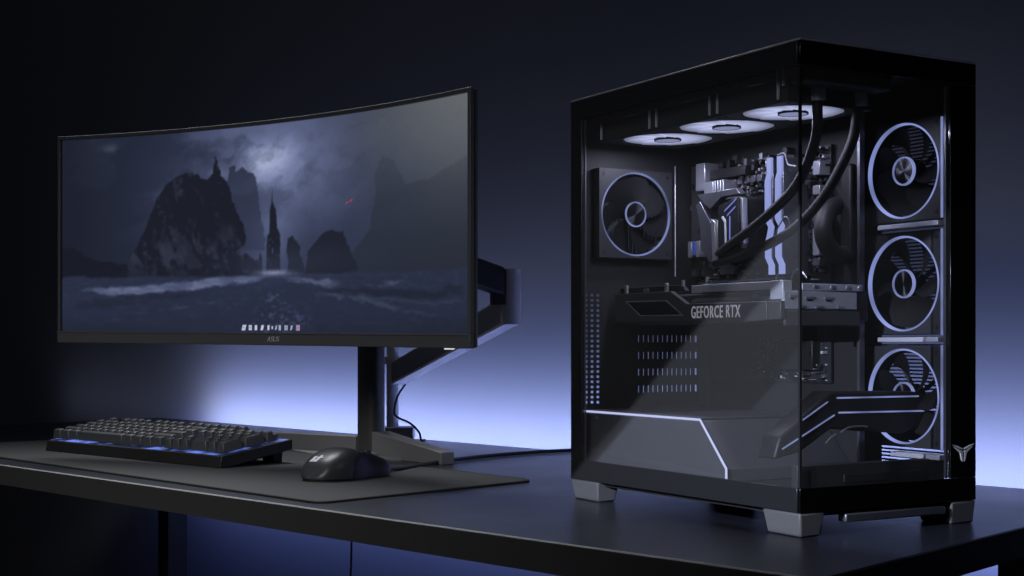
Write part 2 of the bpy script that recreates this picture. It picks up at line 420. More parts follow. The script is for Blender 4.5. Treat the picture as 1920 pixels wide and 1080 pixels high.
# ------------------------------------------------------------------ monitor
CH, SAG = .9023, .064
RR = CH*CH/(8*SAG)+SAG/2; T0 = math.asin(CH/2/RR)
mon = tag(empty('monitor', (-.42165, 2.1875, 0), (0, 0, math.atan2(-.525, .7339))),
          'curved ultrawide monitor on a V-shaped stand showing a dark rocky landscape', 'monitor')
Z0, ZH = .194, .358
RS = math.tan(R(.55))
def mp(s, t, d=0.0):           # s 0..1 along the arc, t 0..1 up, d metres behind the picture
    th = T0*(2*s-1)
    x = (RR+d)*math.sin(th); y = (RR+d)*math.cos(th)-RR*math.cos(T0)
    return Vector((x, y, Z0+ZH*t-x*RS))
def slab(s0, s1, t0, t1, d0, d1, ns=40):
    b = MB(); ring = []
    for i in range(ns+1):
        s = s0+(s1-s0)*i/ns
        ring.append([b.bm.verts.new(mp(s, t, d)) for t, d in ((t0, d0), (t1, d0), (t1, d1), (t0, d1))])
    for i in range(ns):
        for k in range(4):
            b.bm.faces.new((ring[i][k], ring[i+1][k], ring[i+1][(k+1) % 4], ring[i][(k+1) % 4]))
    b.bm.faces.new(ring[0][::-1]); b.bm.faces.new(ring[-1])
    return b
bz, chin = .0085, .056
slab(.002, .998, 0.003, .998, .0047, .012).build('back_cover', M['plastic'], mon, bevel=.002)
slab(0, 1, chin-.0075, chin-.0005, -.0052, -.0042).build('chin_highlight', M['foot'], mon, bevel=.0004)  # slim ledge added for the highlight line along the chin
slab(.0, 1, 0, chin, -.004, .0045).build('chin', M['plastic'], mon, bevel=.0012)
slab(0, 1, 1-.017, 1, -.003, .0045).build('bezel', M['plastic'], mon, bevel=.0008)
slab(0, .0062, chin, 1-.017, -.003, .0045, 2).build('bezel', M['plastic'], mon, bevel=.0008)
slab(1-.0075, 1, chin, 1-.017, -.003, .0045, 2).build('bezel', M['plastic'], mon, bevel=.0008)

# the picture on the screen, painted per vertex
NX, NY = 700, 300
def vnoise(x, y, seed):
    rs = np.random.RandomState(seed); T = rs.rand(64, 64)
    xi = np.floor(x).astype(int); yi = np.floor(y).astype(int); fx = x-xi; fy = y-yi
    fx = fx*fx*(3-2*fx); fy = fy*fy*(3-2*fy)
    g = lambda a, c: T[a % 64, c % 64]
    return (g(xi, yi)*(1-fx)+g(xi+1, yi)*fx)*(1-fy)+(g(xi, yi+1)*(1-fx)+g(xi+1, yi+1)*fx)*fy
def fbm(x, y, seed, o=5):
    v = 0; a = .5; t = 0
    for k in range(o):
        v = v+a*vnoise(x*2**k, y*2**k, seed+k); t += a; a *= .55
    return v/t
def hardpoly(X, Y, P):
    r = np.zeros(X.shape, bool); n = len(P)
    for i in range(n):
        x1, y1 = P[i]; x2, y2 = P[(i+1) % n]
        if y1 == y2: continue
        c = ((y1 > Y) != (y2 > Y)) & (X < (x2-x1)*(Y-y1)/(y2-y1)+x1)
        r ^= c
    return r
def inpoly(X, Y, P, w=.0011):      # soft-edged fill
    return sum(hardpoly(X+dx*w, Y+dy*w*2, P).astype(float) for dx, dy in ((0, 0), (1, 0), (-1, 0), (0, 1), (0, -1), (.7, .7), (-.7, .7), (.7, -.7), (-.7, -.7)))/9
def sat(v): return np.clip(v, 0, 1)
def paint():
    sx = np.linspace(.0062, 1-.0075, NX+1); sy = np.linspace(chin, 1-.017, NY+1)
    X, Y = np.meshgrid(sx, sy, indexing='ij')
    A = 2.52                       # aspect
    n1 = fbm(X*A*4, Y*6, 3); n2 = fbm(X*A*11, Y*14, 11); n3 = fbm(X*A*38, Y*42, 23, 4)
    C = np.zeros(X.shape+(3,))
    def lay(mask, c):
        nonlocal C
        C = C*(1-mask[..., None])+np.array(c)/255.*mask[..., None]
    # sky: dark left, glow behind the rocks, grey mist and painted screen glare to the upper right
    lay(np.ones(X.shape), (27, 31, 45))
    lay(sat((X-.03)/.33)*.85, (46, 53, 77))
    lay(sat((X-.56)/.4)*sat((Y-.30)/.55)*.9, (74, 79, 88))
    lay(sat((X-.62)/.36)*sat((Y-.62)/.36)*.8, (104, 108, 112))
    gl = np.exp(-(((X-.50)/.16)**2+((Y-.80)/.22)**2))
    lay(sat(gl*(.45+1.2*n1))*.9, (120, 129, 168))
    lay(sat(np.exp(-(((X-.495)/.055)**2+((Y-.815-.3*(X-.495))/.07)**2))*(.3+1.3*n1)), (172, 180, 214))
    lay(sat(np.exp(-(((X-.505)/.05)**2+((Y-.52)/.17)**2))*(.5+.7*n2))*.75, (104, 114, 152))
    cw = fbm(X*A*2.2+n1*1.2+5, Y*7-X*4+n2, 41, 6)
    lay(sat((cw-.46)*4)*sat(1-abs(X-.42)/.42)*.6*sat((Y-.45)/.2), (92, 100, 134))
    lay(sat((.46-cw)*5)*sat(1-abs(X-.40)/.5)*.5*sat((Y-.45)/.2), (34, 39, 57))
    lay(sat((.48-n1)*3.5)*sat((Y-.5)/.3)*sat((.75-X)*5)*.5, (30, 35, 50))
    lay(sat((X-.10)/.3)*sat((.30-abs(Y-.62))*3)*sat((n1-.35)*2)*.35, (64, 71, 98))
    lay(sat(np.exp(-(((X-.125)/.03)**2+((Y-.93)/.02)**2)))*sat((n2-.42)*5)*.8, (66, 72, 92))
    lay(sat(np.exp(-(((X-.29)/.08)**2+((Y-.70)/.02)**2))*n2*1.3)*.5, (70, 78, 106))
    jx = X+(n3-.5)*.010+(n2-.5)*.012; jy = Y+(n3-.5)*.022+(n2-.5)*.02
    # far ridges
    lay(inpoly(jx, jy, [(0, .30), (0, .455), (.03, .46), (.06, .42), (.10, .39), (.15, .375), (.20, .33), (.2, .30)])*.8, (21, 24, 35))
    cl = inpoly(jx, jy, [(.675, .26), (.70, .40), (.741, .489), (.752, .62), (.758, .731), (.77, .79), (.794, .785), (.812, .74), (.829, .662), (.887, .673), (.984, .745), (1.0, .76), (1, .2), (.675, .2)])
    lay(cl*sat(.22+.95*(.78-Y))*.9, (35, 38, 44))
    lay(sat((X-.70)/.3)*sat((Y-.45)/.5)*.45*(.6+.8*n1), (96, 100, 103))  # screen glare painted over the cliff
    
    lay(inpoly(jx, jy, [(.362, .734), (.394, .743), (.401, .814), (.41, .813), (.415, .788), (.429, .803), (.459, .77), (.465, .661), (.478, .541), (.485, .421), (.40, .42)])*(.55+.4*sat((Y-.5)*3)), (41, 46, 66))
    rock = [(.125, .30), (.141, .334), (.173, .439), (.198, .539), (.223, .675), (.248, .748), (.273, .782), (.305, .803), (.347, .761), (.357, .784), (.3635, .865), (.3665, .865), (.374, .77), (.388, .743), (.400, .70), (.402, .64), (.414, .619), (.427, .546), (.44, .496), (.433, .449), (.414, .421), (.445, .395), (.465, .375), (.476, .30)]
    rm = inpoly(jx, jy, rock)
    lay(rm*1., (25, 28, 39))
    lay(rm*sat((fbm(X*A*30+Y*9, Y*10-X*8, 31)-.5)*5)*sat((n3-.42)*4)*.7, (46, 51, 68))
    lay(inpoly(jx, jy, [(.248, .56), (.292, .50), (.335, .357), (.30, .347), (.27, .435)])*rm*.55, (41, 44, 60))
    lay(rm*sat((fbm(X*A*9+Y*8, Y*5-X*9, 77)-.56)*8)*sat(1-abs(Y-.42)/.16)*.6, (58, 63, 82))
    lay(inpoly(jx, jy, [(.58, .31), (.589, .413), (.622, .48), (.638, .501), (.675, .486), (.688, .428), (.72, .303)])*1., (30, 33, 45))
    lay(inpoly(jx, jy, [(.537, .319), (.538, .469), (.55, .482), (.57, .438), (.58, .317)])*1., (31, 35, 47))
    k2 = X+(n3-.5)*.003
    tw = inpoly(k2, Y, [(.487, .312), (.488, .40), (.4885, .485), (.494, .500), (.4955, .55), (.4965, .615), (.5005, .64), (.5015, .70), (.503, .64), (.507, .614), (.511, .603), (.514, .52), (.521, .489), (.5205, .40), (.5225, .31)])
    lay(tw*1., (27, 30, 41))
    lay(tw*sat((vnoise(X*A*90, Y*70, 5)-.72)*6)*sat((.5-Y)*8)*.8, (96, 104, 138))
    lay(inpoly(k2, Y, [(.466, .31), (.468, .39), (.472, .42), (.476, .39), (.478, .31)])*1., (30, 34, 46))
    # plain
    hz = .318-.012*(X-.5)+(n2-.5)*.03
    g = sat((hz-Y)/.015)
    lay(g, (40, 46, 67))
    dep = 1/np.maximum(.36-Y, .035)            # rows squeeze together towards the horizon
    st = fbm(X*A*2.2*dep*.25+3, dep*5.5, 55, 5); st2 = fbm((X-.505)*A*dep*5, dep*16, 61, 4); st3 = fbm(X*A*dep*1.6, dep*9, 90, 4)
    lay(g*sat((.31-Y)*5)*.6, (35, 41, 61))
    gx = X+(n2-.5)*.05; gy = Y+(n2-.5)*.035+(n1-.5)*.03+(n3-.5)*.012
    f1 = fbm(X*A*7, Y*30+X*6, 90, 6); f2 = fbm(X*A*22, Y*70, 94, 4)
    soft = lambda P, w: sum(hardpoly(gx+dx, gy+dy, P).astype(float) for dx, dy in ((0, 0), (w, 0), (-w, 0), (0, w*.5), (0, -w*.5)))/5
    lit = soft([(.05, .252), (.17, .268), (.30, .292), (.40, .312), (.49, .318), (.455, .286), (.36, .262), (.25, .244), (.16, .232), (.09, .238)], .012)
    lay(g*lit*.8, (78, 86, 118))
    lay(g*lit*sat((f1-.30)*2.2)*.75, (120, 128, 160))
    lay(g*soft([(.52, .316), (.62, .292), (.78, .276), (.88, .262), (.80, .252), (.66, .262), (.55, .286)], .012)*sat(.35+(f1-.45)*3)*.8, (88, 95, 122))
    lay(g*soft([(.04, .20), (.14, .226), (.27, .238), (.33, .225), (.24, .20), (.12, .17), (.04, .165)], .012)*.45, (29, 33, 47))
    lay(g*soft([(.62, .25), (.80, .243), (.97, .235), (.97, .20), (.85, .20), (.70, .225)], .012)*.5, (25, 28, 37))
    lay(g*soft([(.10, .10), (.22, .145), (.34, .18), (.42, .225), (.36, .20), (.24, .155), (.13, .115)], .008)*sat(.2+(f1-.42)*4)*.55, (74, 81, 106))
    lay(g*soft([(.60, .235), (.70, .195), (.80, .155), (.90, .125), (.82, .16), (.72, .21), (.64, .24)], .008)*sat(.2+(f1-.42)*4)*.55, (72, 78, 98))
    lay(g*soft([(.70, .215), (.86, .19), (.97, .18), (.97, .172), (.84, .18), (.72, .202)], .006)*.4, (62, 67, 82))
    lay(g*sat((f2-.57)*4)*.22, (60, 67, 93)); lay(g*sat((.43-f2)*4)*.2, (27, 31, 45))
    path = sat(1.2-abs(X-.507)/(.018+.30*(.26-Y)))*sat((.255-Y)*30)
    lay(path*sat((fbm(X*A*40, Y*80, 61, 3)-.50)*6)*.5, (86, 94, 132))
    lay(g*sat((.14-Y)*9)*sat(abs(X-.5)*2.2)*.55, (24, 28, 39))
    lay(sat(np.exp(-(((X-.505)/.035)**2+((Y-.322)/.012)**2)))*.8, (150, 158, 190))
    lay(sat((.20-Y)/.2)*.25*sat(1.3*X), (26, 29, 37))
    # mist lying at the foot of the rocks, then the whole painting softened a little
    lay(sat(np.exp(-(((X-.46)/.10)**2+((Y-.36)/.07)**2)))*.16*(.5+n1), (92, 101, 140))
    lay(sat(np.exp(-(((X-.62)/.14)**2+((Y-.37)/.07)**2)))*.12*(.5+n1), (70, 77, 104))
    for _ in range(1):
        for ax in (0, 1): C = np.concatenate([np.take(C, [0], ax), (np.take(C, range(0, C.shape[ax]-2), ax)+2*np.take(C, range(1, C.shape[ax]-1), ax)+np.take(C, range(2, C.shape[ax]), ax))/4, np.take(C, [C.shape[ax]-1], ax)], ax)
    # pair of small red lights
    for cx, cy, q in ((.6845, .609, .0026), (.6945, .617, .0042)):
        lay(sat(1.5-np.sqrt(((X-cx)/q)**2+((Y-cy-(X-cx)*1.3)/.0042)**2))*.9, (176, 62, 84))
    # taskbar icons
    xs = [.4345, .446, .4565, .468, .4795, .4865, .4935, .5005, .512, .522, .534]
    xs = [.433+(x-.4345)*1.32 for x in xs]
    for i, cx in enumerate(xs):
        w = (.0040, .0034, .0028, .0028, .0024, .0017, .0017, .0024, .0036, .002, .0042)[i]
        h = (.0115, .0105, .0105, .0105, .010, .006, .009, .011, .0095, .0095, .0115)[i]
        q = np.maximum(abs(X-cx-(.12*(Y-.078) if i % 3 == 0 else 0))/w, abs(Y-.078)/h)
        lay(sat((1.25-q)*3)*(.95 if i < 6 else .75), (205, 170, 205) if i == 10 else (202, 205, 226))
        if i in (0, 1, 8, 10): lay(sat((1.2-np.sqrt(((X-cx)/(w*.35))**2+((Y-.078)/(h*.4))**2))*3)*.7, (120, 80, 150) if i == 10 else (70, 76, 110))
    lay(sat((n3-.45)*4)*np.exp(-(((X-.572)/.016)**2+((Y-.105)/.05)**2))*.7, (100, 98, 150))
    C = C*(1+(np.random.RandomState(1).rand(*X.shape)[..., None]-.5)*.05)
    lin = np.where(C <= .04045, C/12.92, ((C+.055)/1.055)**2.4)
    return X, Y, lin
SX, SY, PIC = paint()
th = T0*(2*SX-1)
vx = (RR+.003)*np.sin(th); vy = (RR+.003)*np.cos(th)-RR*math.cos(T0); vz = Z0+ZH*SY-vx*RS
co = np.stack([vx, vy, vz], -1).reshape(-1, 3)
ii, jj = np.meshgrid(np.arange(NX), np.arange(NY), indexing='ij')
a = (ii*(NY+1)+jj).ravel(); faces = np.stack([a, a+NY+1, a+NY+2, a+1], -1)
me = bpy.data.meshes.new('screen'); me.from_pydata(co.tolist(), [], faces.tolist()); me.update()
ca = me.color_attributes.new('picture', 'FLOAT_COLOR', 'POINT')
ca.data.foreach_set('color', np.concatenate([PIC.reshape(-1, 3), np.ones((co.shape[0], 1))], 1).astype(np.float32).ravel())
for p in me.polygons: p.use_smooth = True
ms_ = mat('screen_panel', (0.010, 0.010, 0.011), 0.32, spec=0.45)
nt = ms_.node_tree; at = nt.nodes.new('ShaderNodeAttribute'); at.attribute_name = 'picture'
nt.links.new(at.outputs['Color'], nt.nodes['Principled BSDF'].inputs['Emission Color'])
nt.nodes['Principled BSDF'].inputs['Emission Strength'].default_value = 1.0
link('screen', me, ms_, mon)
# maker's mark on the chin, small light under the right end
lm = text_mesh('ASUS', .0115, .25, .0003)
w = max(v.co.x for v in lm.vertices)
p = mp(.512, .017, -.0044)
link('maker_mark', lm, M['ink'], mon, loc=(p.x-w/2, p.y, p.z), rot=(R(90), 0, -T0*(2*.512-1)))
p = mp(.935, 0, .006)
MB().box(-.008, .008, -.003, .003, -.002, 0.0005).build('power_light', M['power_led'], mon, loc=(p.x, p.y, p.z), rot=(0, 0, -T0*.87))

# stand (monitor local axes: x along the screen, y behind it)
inv = mon.matrix_basis.inverted()
def ml(x, y, z=0): return Matrix.Rotation(-math.atan2(-.525, .7339), 4, 'Z') @ Vector((x+.42165, y-2.1875, z))
cc = ml(-.246, 2.46)
def cyl_prism(cx, cy, rx, ry, z0, z1, n=24, pw=.5):
    pts = []
    for k in range(n):
        a = 2*math.pi*k/n; c, s = math.cos(a), math.sin(a)
        pts.append((cx+rx*math.copysign(abs(c)**pw, c), cy+ry*math.copysign(abs(s)**pw, s), z0))
    return MB().poly_prism(pts, (0, 0, z1-z0))
cyl_prism(cc.x, cc.y, .0235, .020, .008, .42, 32, .78).build('column', M['column'], mon, bevel=.001)
MB().box(cc.x-.035, cc.x+.035, .10, cc.y-.012, .32, .40).build('neck', M['plastic'], mon, bevel=.004)
slab(.30, .78, .15, .85, .0122, .055, 16).build('rear_housing', M['plastic'], mon, bevel=.006)
def leg(end, w0, w1, h0, h1, root):
    e_ = Vector(end); r_ = Vector(root); d = (e_-r_).normalized(); q = Vector((-d.y, d.x, 0))
    lo = [r_-q*w0, r_+q*w0, e_+q*w1, e_-q*w1]
    hi = [v+Vector((0, 0, h)) for v, h in zip(lo, (h0, h0, h1, h1))]
    MB().frustum(lo, hi).build('leg', M['stand'], mon, bevel=.0015)
leg(ml(-.104, 2.285), .018, .013, .045, .0205, ml(-.228, 2.44))
leg(ml(-.50, 2.70), .020, .014, .034, .030, ml(-.262, 2.49))
cyl_prism(cc.x, cc.y-.004, .042, .036, .0001, .010).build('base', M['stand'], mon, bevel=.002)
tri = [ml(-.28, 2.50), ml(-.225, 2.43), ml(-.165, 2.335), ml(-.30, 2.38)]
tri = [ml(-.275, 2.485), ml(-.237, 2.435), ml(-.185, 2.36), ml(-.31, 2.40), ml(-.40, 2.56)]
MB().poly_prism([(q.x, q.y, .0001) for q in tri], (0, 0, .004)).build('base_plate', M['stand'], mon)

# ------------------------------------------------------------------ monitor arm clamped to the rear edge
PX, PY = -.246, 2.90
arm = tag(empty('monitor_mount', (PX, PY, 0)), 'silver and grey jointed monitor arm clamped to the desk behind the monitor', 'monitor arm')
al = lambda x, y, z: (x-PX, y-PY, z)
MB().tube([(0, 0, .012), (0, 0, .42)], .0125, 24, 0).build('pole', M['silver'], arm, smooth=True)
MB().box(-.035, .045, -.03, .03, .0001, .026).build('clamp', M['sink'], arm, bevel=.003)
MB().tube([(0, 0, .155), (0, 0, .17)], .017, 24, 0).build('collar', M['silver'], arm, smooth=True)
A0 = Vector(al(-.235, 2.885, .138)); A1 = Vector(al(.0, 2.60, .262))
def beam(a, b, w, h0, h1, name, m, bev=.004):
    d = (b-a); q = Vector((-d.y, d.x, 0)).normalized()*w
    Zv = Vector((0, 0, 1))
    MB().frustum([a-q-Zv*h0, a+q-Zv*h0, a+q+Zv*h0, a-q+Zv*h0], [b-q-Zv*h1, b+q-Zv*h1, b+q+Zv*h1, b-q+Zv*h1]).build(name, m, arm, bevel=bev)
beam(A0, A1, .017, .021, .025, 'lower_arm', M['arm'])
beam(A0+Vector((0, 0, -.0235)), A1+Vector((0, 0, -.0275)), .0175, .0022, .0022, 'cable_cover', M['silver'], .0008)
MB().tube([al(-.002, 2.595, .232), al(-.002, 2.595, .334)], .0185, 28, 0).build('joint', M['silver'], arm, smooth=True)
MB().box(-.012, .012, -.012, .012, 0, .065).build('joint_cover', M['arm_dark'], arm, bevel=.002, loc=al(-.026, 2.585, .268), rot=(0, 0, R(20)))
beam(Vector(al(-.02, 2.585, .31)), Vector(al(-.29, 2.42, .40)), .016, .026, .026, 'upper_arm', M['arm_dark'])
tag(MB().tube([(-.218, 2.872, .113), (-.232, 2.855, .09), (-.239, 2.86, .06), (-.232, 2.85, .048), (-.205, 2.84, .036), (-.187, 2.835, .018), (-.183, 2.835, .0025), (-.176, 2.845, .0025)], .0022, 8).build('arm_cable', M['rubber'], smooth=True),
    'thin grey cable looping from the monitor arm down to the desk', 'cable')

# ------------------------------------------------------------------ computer tower; local axes: x across the front pane, y back along the side pane
W, L, H0, H1 = .253, .431, .025, .505
pc = tag(empty('computer_tower', (.2903, 1.42, 0), (0, 0, R(30))), 'black computer tower with two glass sides and lavender glowing fan rings', 'computer')
# panes and printed borders
g = .0
MB().box(0, .004, .003, L-.025, H0+.025, H1-.026).build('side_pane', M['glass'], pc)
MB().box(.003, W-.039, 0, .004, H0+.025, H1-.026).build('front_pane', M['glass'], pc)
M['border_side'] = mat('black_printed_glass_veil', (0.020, 0.020, 0.022), 0.22, spec=0.35)  # lighter copy of the border, the light veil put into its colour
def brd(*a): MB().box(*a).build('pane_border', M['border_side' if a[1] < .01 else 'border'], pc, bevel=.0006)
brd(0, .004, .0045, L, H1-.026, H1-.002); brd(0, .004, .0045, L, H0, H0+.025); brd(0, .004, L-.025, L, H0+.0252, H1-.0262)
brd(.0002, W, 0, .004, H1-.026, H1-.002); brd(.0002, W, 0, .004, H0, H0+.025); brd(W-.039, W, 0, .004, H0+.0252, H1-.0262)
MB().box(.0004, .0030, .0004, .0030, H0+.0252, H1-.0262).build('corner_seal', M['black'], pc)
# shell
MB().box(-.0005, W, -.0005, L, H1-.0019, H1).build('top_panel', M['rim'], pc, bevel=.0006)
MB().box(.005, W-.003, .005, L-.004, H1-.013, H1-.0022).build('top_frame', M['case'], pc)
MB().box(.004, W-.002, .004, L-.002, H0+.0, H0+.018).build('bottom_frame', M['case_in'], pc)
MB().box(.012, W-.012, .012, L-.02, H0-.006, H0-.0005).build('dust_filter', M['case_in'], pc, bevel=.001)
MB().box(.062, .206, -.0005, .012, H0-.013, H0-.004).build('filter_handle', M['sink'], pc, bevel=.0015)
# inner lip round the clear glass
for q in ((.0045, .0055, L-.0275, L-.0245, H0+.025, H1-.027), (W-.0405, W-.0375, .0055, .0085, H0+.025, H1-.027)): MB().box(*q).build('inner_lip', M['sink'], pc)
# far side: slatted wall behind the intake fans
b = MB()
b.box(W-.003, W, .004, .018, H0+.018, H1-.013); b.box(W-.003, W, .142, L-.002, H0+.018, H1-.013)
b.box(W-.003, W, .018, .142, .452, H1-.013)
z = H0+.022
while z < .450:
    b.box(W-.003, W, .018, .142, z, z+.0019); z += .0042
b.build('side_wall', M['case_in'], pc)
# rear wall with real perforations
b = MB()
ry0, ry1 = L-.0008, L
HOLE = [(.010, .046, .125, .262, 4, 17), ]
def perforated(x0, x1, z0, z1, nx, nz, fill=.50):
    px, pz = (x1-x0)/nx, (z1-z0)/nz
    for i in range(nx):
        for k in range(nz):
            cx, cz = x0+(i+.5)*px, z0+(k+.5)*pz; hx, hz = px*fill/2, pz*fill/2
            b.box(cx-px/2, cx-hx, ry0, ry1, cz-pz/2, cz+pz/2); b.box(cx+hx, cx+px/2, ry0, ry1, cz-pz/2, cz+pz/2)
            b.box(cx-hx, cx+hx, ry0, ry1, cz-pz/2, cz-hz); b.box(cx-hx, cx+hx, ry0, ry1, cz+hz, cz+pz/2)
perforated(.0095, .0455, .118, .262, 4, 22)
b.box(.0045, .0095, ry0, ry1, .043, H1-.013); b.box(.0455, .098, ry0, ry1, .043, .315); b.box(.0095, .0455, ry0, ry1, .262, .315); b.box(.0095, .0455, ry0, ry1, .043, .118)
# four expansion covers with rows of slits
b.box(.098, .2, ry0, ry1, .043, .128); b.box(.098, .2, ry0, ry1, .212, .315); b.box(.2, W-.003, ry0, ry1, .043, .315)
for zz in (.129, .151, .173, .195):
    b.box(.098, .2, ry0, ry1, zz-.001, zz+.0035); b.box(.098, .2, ry0, ry1, zz+.0125, zz+.021)
    for i in range(13):
        x = .100+i*.0077
        b.box(x-.002 if i else .098, x+.0041, ry0, ry1, zz+.0035, zz+.0125)
# fan opening
b.box(.0095, .034, ry0, ry1, .315, H1-.013); b.box(.144, W-.003, ry0, ry1, .315, H1-.013); b.box(.034, .144, ry0, ry1, .418, H1-.013)
for i in range(18): b.box(.034+i*.0062, .0388+i*.0062, ry0, ry1, .315, .418)
b.build('rear_wall', M['case_in'], pc)
# feet
def foot(x0, x1, y0, y1):
    i = .006
    fx0 = x0+(0 if x0 > .1 else i*.4); fx1 = x1-(i if x0 < .1 else i*.4)
    MB().frustum([(fx0, y0+i*.3, .0001), (fx1, y0+i*.3, .0001), (fx1, y1-i, .0001), (fx0, y1-i, .0001)],
                 [(x0, y0, H0-.0005), (x1, y0, H0-.0005), (x1, y1, H0-.0005), (x0, y1, H0-.0005)]).build('foot', M['foot'], pc, bevel=.002)
foot(0, .034, 0, .0585); foot(W-.037, W, 0, .052); foot(0, .034, L-.061, L); foot(W-.034, W, L-.061, L)
# emblem on the front border
b = MB()
def em(pts):
    b.poly_prism([(.2325+(x-1234)*.000272, -.0012, .0768-(y-308)*.000172) for x, y in pts], (0, .0012, 0))
for s in (1, -1):
    q = lambda pts: [(1234+s*(x-1234), y) for x, y in pts]
    em(q([(1172, 250), (1196, 256), (1230, 276), (1230, 283), (1212, 278)]))
    em(q([(1180, 264), (1207, 282), (1229, 293), (1231, 360), (1224, 352), (1216, 305), (1202, 288)]))
b.build('emblem', M['ink'], pc)

# --- fans
def fan_parts():
    S = .0605; Rr = .0575; D = .025
    b = MB(); n = 64
    def sq(a):
        c, s = math.cos(a), math.sin(a); k = S/max(abs(c), abs(s)); return c*k, s*k
    A = []; 
    for k in range(n):
        a = 2*math.pi*k/n+math.pi/4; c, s = math.cos(a), math.sin(a); X, Y = sq(a)
        A.append([b.bm.verts.new(v) for v in ((X, Y, 0), (Rr*c, Rr*s, 0), (Rr*c, Rr*s, -D), (X, Y, -D))])
    for k in range(n):
        for i in range(4):
            b.bm.faces.new((A[k][i], A[(k+1) % n][i], A[(k+1) % n][(i+1) % 4], A[k][(i+1) % 4]))
    for k in range(4):           # rear struts
        a = k*math.pi/2+.6; d = Vector((math.cos(a), math.sin(a), 0)); q = Vector((-d.y, d.x, 0))*.0022
        b.poly_prism([d*.015-q+Vector((0, 0, -D)), d*Rr-q+Vector((0, 0, -D)), d*Rr+q+Vector((0, 0, -D)), d*.015+q+Vector((0, 0, -D))], (0, 0, .003))
    frame = b.mesh('cooling_fan')
    ring = MB().lathe([(.0574, .0008), (.0556, .0008), (.0552, 0), (.0552, -.0040), (.0574, -.0040)], 72).mesh('ring_light')
    hub = MB().lathe([(.0001, -.0012), (.0150, -.0012), (.0150, -.022), (.0001, -.022)], 48).mesh('hub')
    hring = MB().lathe([(.0157, .0004), (.0170, .0004), (.0174, -.0006), (.0174, -.0035), (.0157, -.0035)], 48).mesh('hub_ring')
    b = MB(); nb = 7
    for k in range(nb):
        a0 = 2*math.pi*k/nb
        def f(i, j):
            r = .0170+(.0525-.0170)*i
            a = a0+(j-.5)*.80+.42*i*i
            return Vector((r*math.cos(a), r*math.sin(a), -.004-.018*j+.002*math.sin(3.14*i)))
        b.grid(f, 6, 6)
    blades = b.mesh('blades')
    b = MB(); nb = 9
    for k in range(nb):
        a0 = 2*math.pi*k/nb
        def f(i, j):
            r = .0170+(.0555-.0170)*i
            a = a0+(j-.5)*.98+.30*i*i
            return Vector((r*math.cos(a), r*math.sin(a), -.0015-.0012*j))
        b.grid(f, 6, 4)
    lit = b.mesh('blades')
    return frame, ring, hub, hring, blades, lit
FR_, RG_, HB_, HR_, BLD_, LIT_ = fan_parts()
for me_, m_ in ((FR_, M['fan']), (RG_, M['ring']), (HB_, M['hub']), (HR_, M['ring_dim']), (BLD_, M['blade']), (LIT_, M['lit'])):
    me_.materials.append(m_)
    for p in me_.polygons: p.use_smooth = True
    me_.set_sharp_from_angle(angle=R(35))
def add(name, me, parent): 
    o = bpy.data.objects.new(name, me); col.objects.link(o); o.parent = parent; return o
scr = MB().lathe([(.0001, .0006), (.0024, .0006), (.0028, -.001), (.0001, -.001)], 12).mesh('screw'); scr.materials.append(M['black'])
hub_lit = MB().lathe([(.0001, .0002), (.0155, .0002), (.0155, -.012), (.0001, -.012)], 48).mesh('hub'); hub_lit.materials.append(emit('lit_hub', (.34, .37, .62), .75))
hub_rim = MB().lathe([(.0155, .0005), (.0170, .0005), (.0170, -.004), (.0155, -.004)], 48).mesh('hub_ring'); hub_rim.materials.append(M['blade'])
def fan(loc, rot, lit=False, spin=0.0, sc=.945):
    f = add('cooling_fan', FR_, pc); f.location = loc; f.rotation_euler = rot
    if lit:
        add('blades', LIT_, f); add('hub', hub_lit, f); add('hub_ring', hub_rim, f)
    else:
        add('ring_light', RG_, f); add('hub', HB_, f); add('hub_ring', HR_, f)
        bl = add('blades', BLD_, f); bl.rotation_euler = (0, 0, spin)
    for cx, cy in ((-.053, -.053), (.053, -.053), (-.053, .053), (.053, .053)):
        add('screw', scr, f).location = (cx, cy, 0)
    f.scale = (sc, sc, 1)
    return f
rf = fan((.0905, .4155, .3640), (R(90), 0, 0), spin=.3); rf.scale = (.945, .945, .55)
rf['label'] = 'rear exhaust fan with a dimmer ring'
M['ring_rear'] = emit('rear_ring_led', (0.27, 0.33, 0.70), .6); uneven(M['ring_rear'], 14, .12, .95)
for ch in rf.children:
    if ch.name.startswith('ring_light'): ch.material_slots[0].link = 'OBJECT'; ch.material_slots[0].material = M['ring_rear']
for i, z in enumerate((.3925, .2645, .1365)):
    fan((.2235, .0795, z), (0, R(-90), 0), spin=.9+.02*i)
for u in (.115, .232, .349):
    fan((.092, u, .4515), (R(180), 0, 0), True, sc=1.0)
# satin strips between and beside the intake fans
for z in (.3285, .2005):
    MB().box(.2095, .2235, .014, .105, z-.0022, z+.0030).build('fan_separator', M['sep'], pc, bevel=.0006)
MB().box(.2095, .2235, .012, .085, .0690, .0745).build('fan_separator', M['sep'], pc, bevel=.0006)
for z0, z1 in ((.335, .446), (.206, .323), (.078, .195)):
    MB().box(.2205, .2225, .0185, .0205, z0, z1).build('fan_edge_light', M['ring_dim'], pc)
# radiator above the top fans
b = MB(); b.box(.028, .156, .05, .415, .4775, .4905); b.build('radiator', M['black'], pc)
rad = b = MB()
for i in range(60):
    b.box(.026, .0279, .062+i*.0057, .0636+i*.0057, .4785, .4895)
b.build('radiator_fins', M['case'], pc)
for u in (.065, .168, .182, .284, .298, .402):
    MB().box(.0265, .0285, u-.0012, u+.0012, .4545, .4760).build('screw', M['ink'], pc)
for u in (.057, .066):
    MB().box(.0265, .030, u-.001, u+.001, .468, .4895).build('screw', M['ink'], pc)
MB().box(.03, .15, .022, .05, .468, .4915).build('radiator_tank', M['black'], pc, bevel=.003)
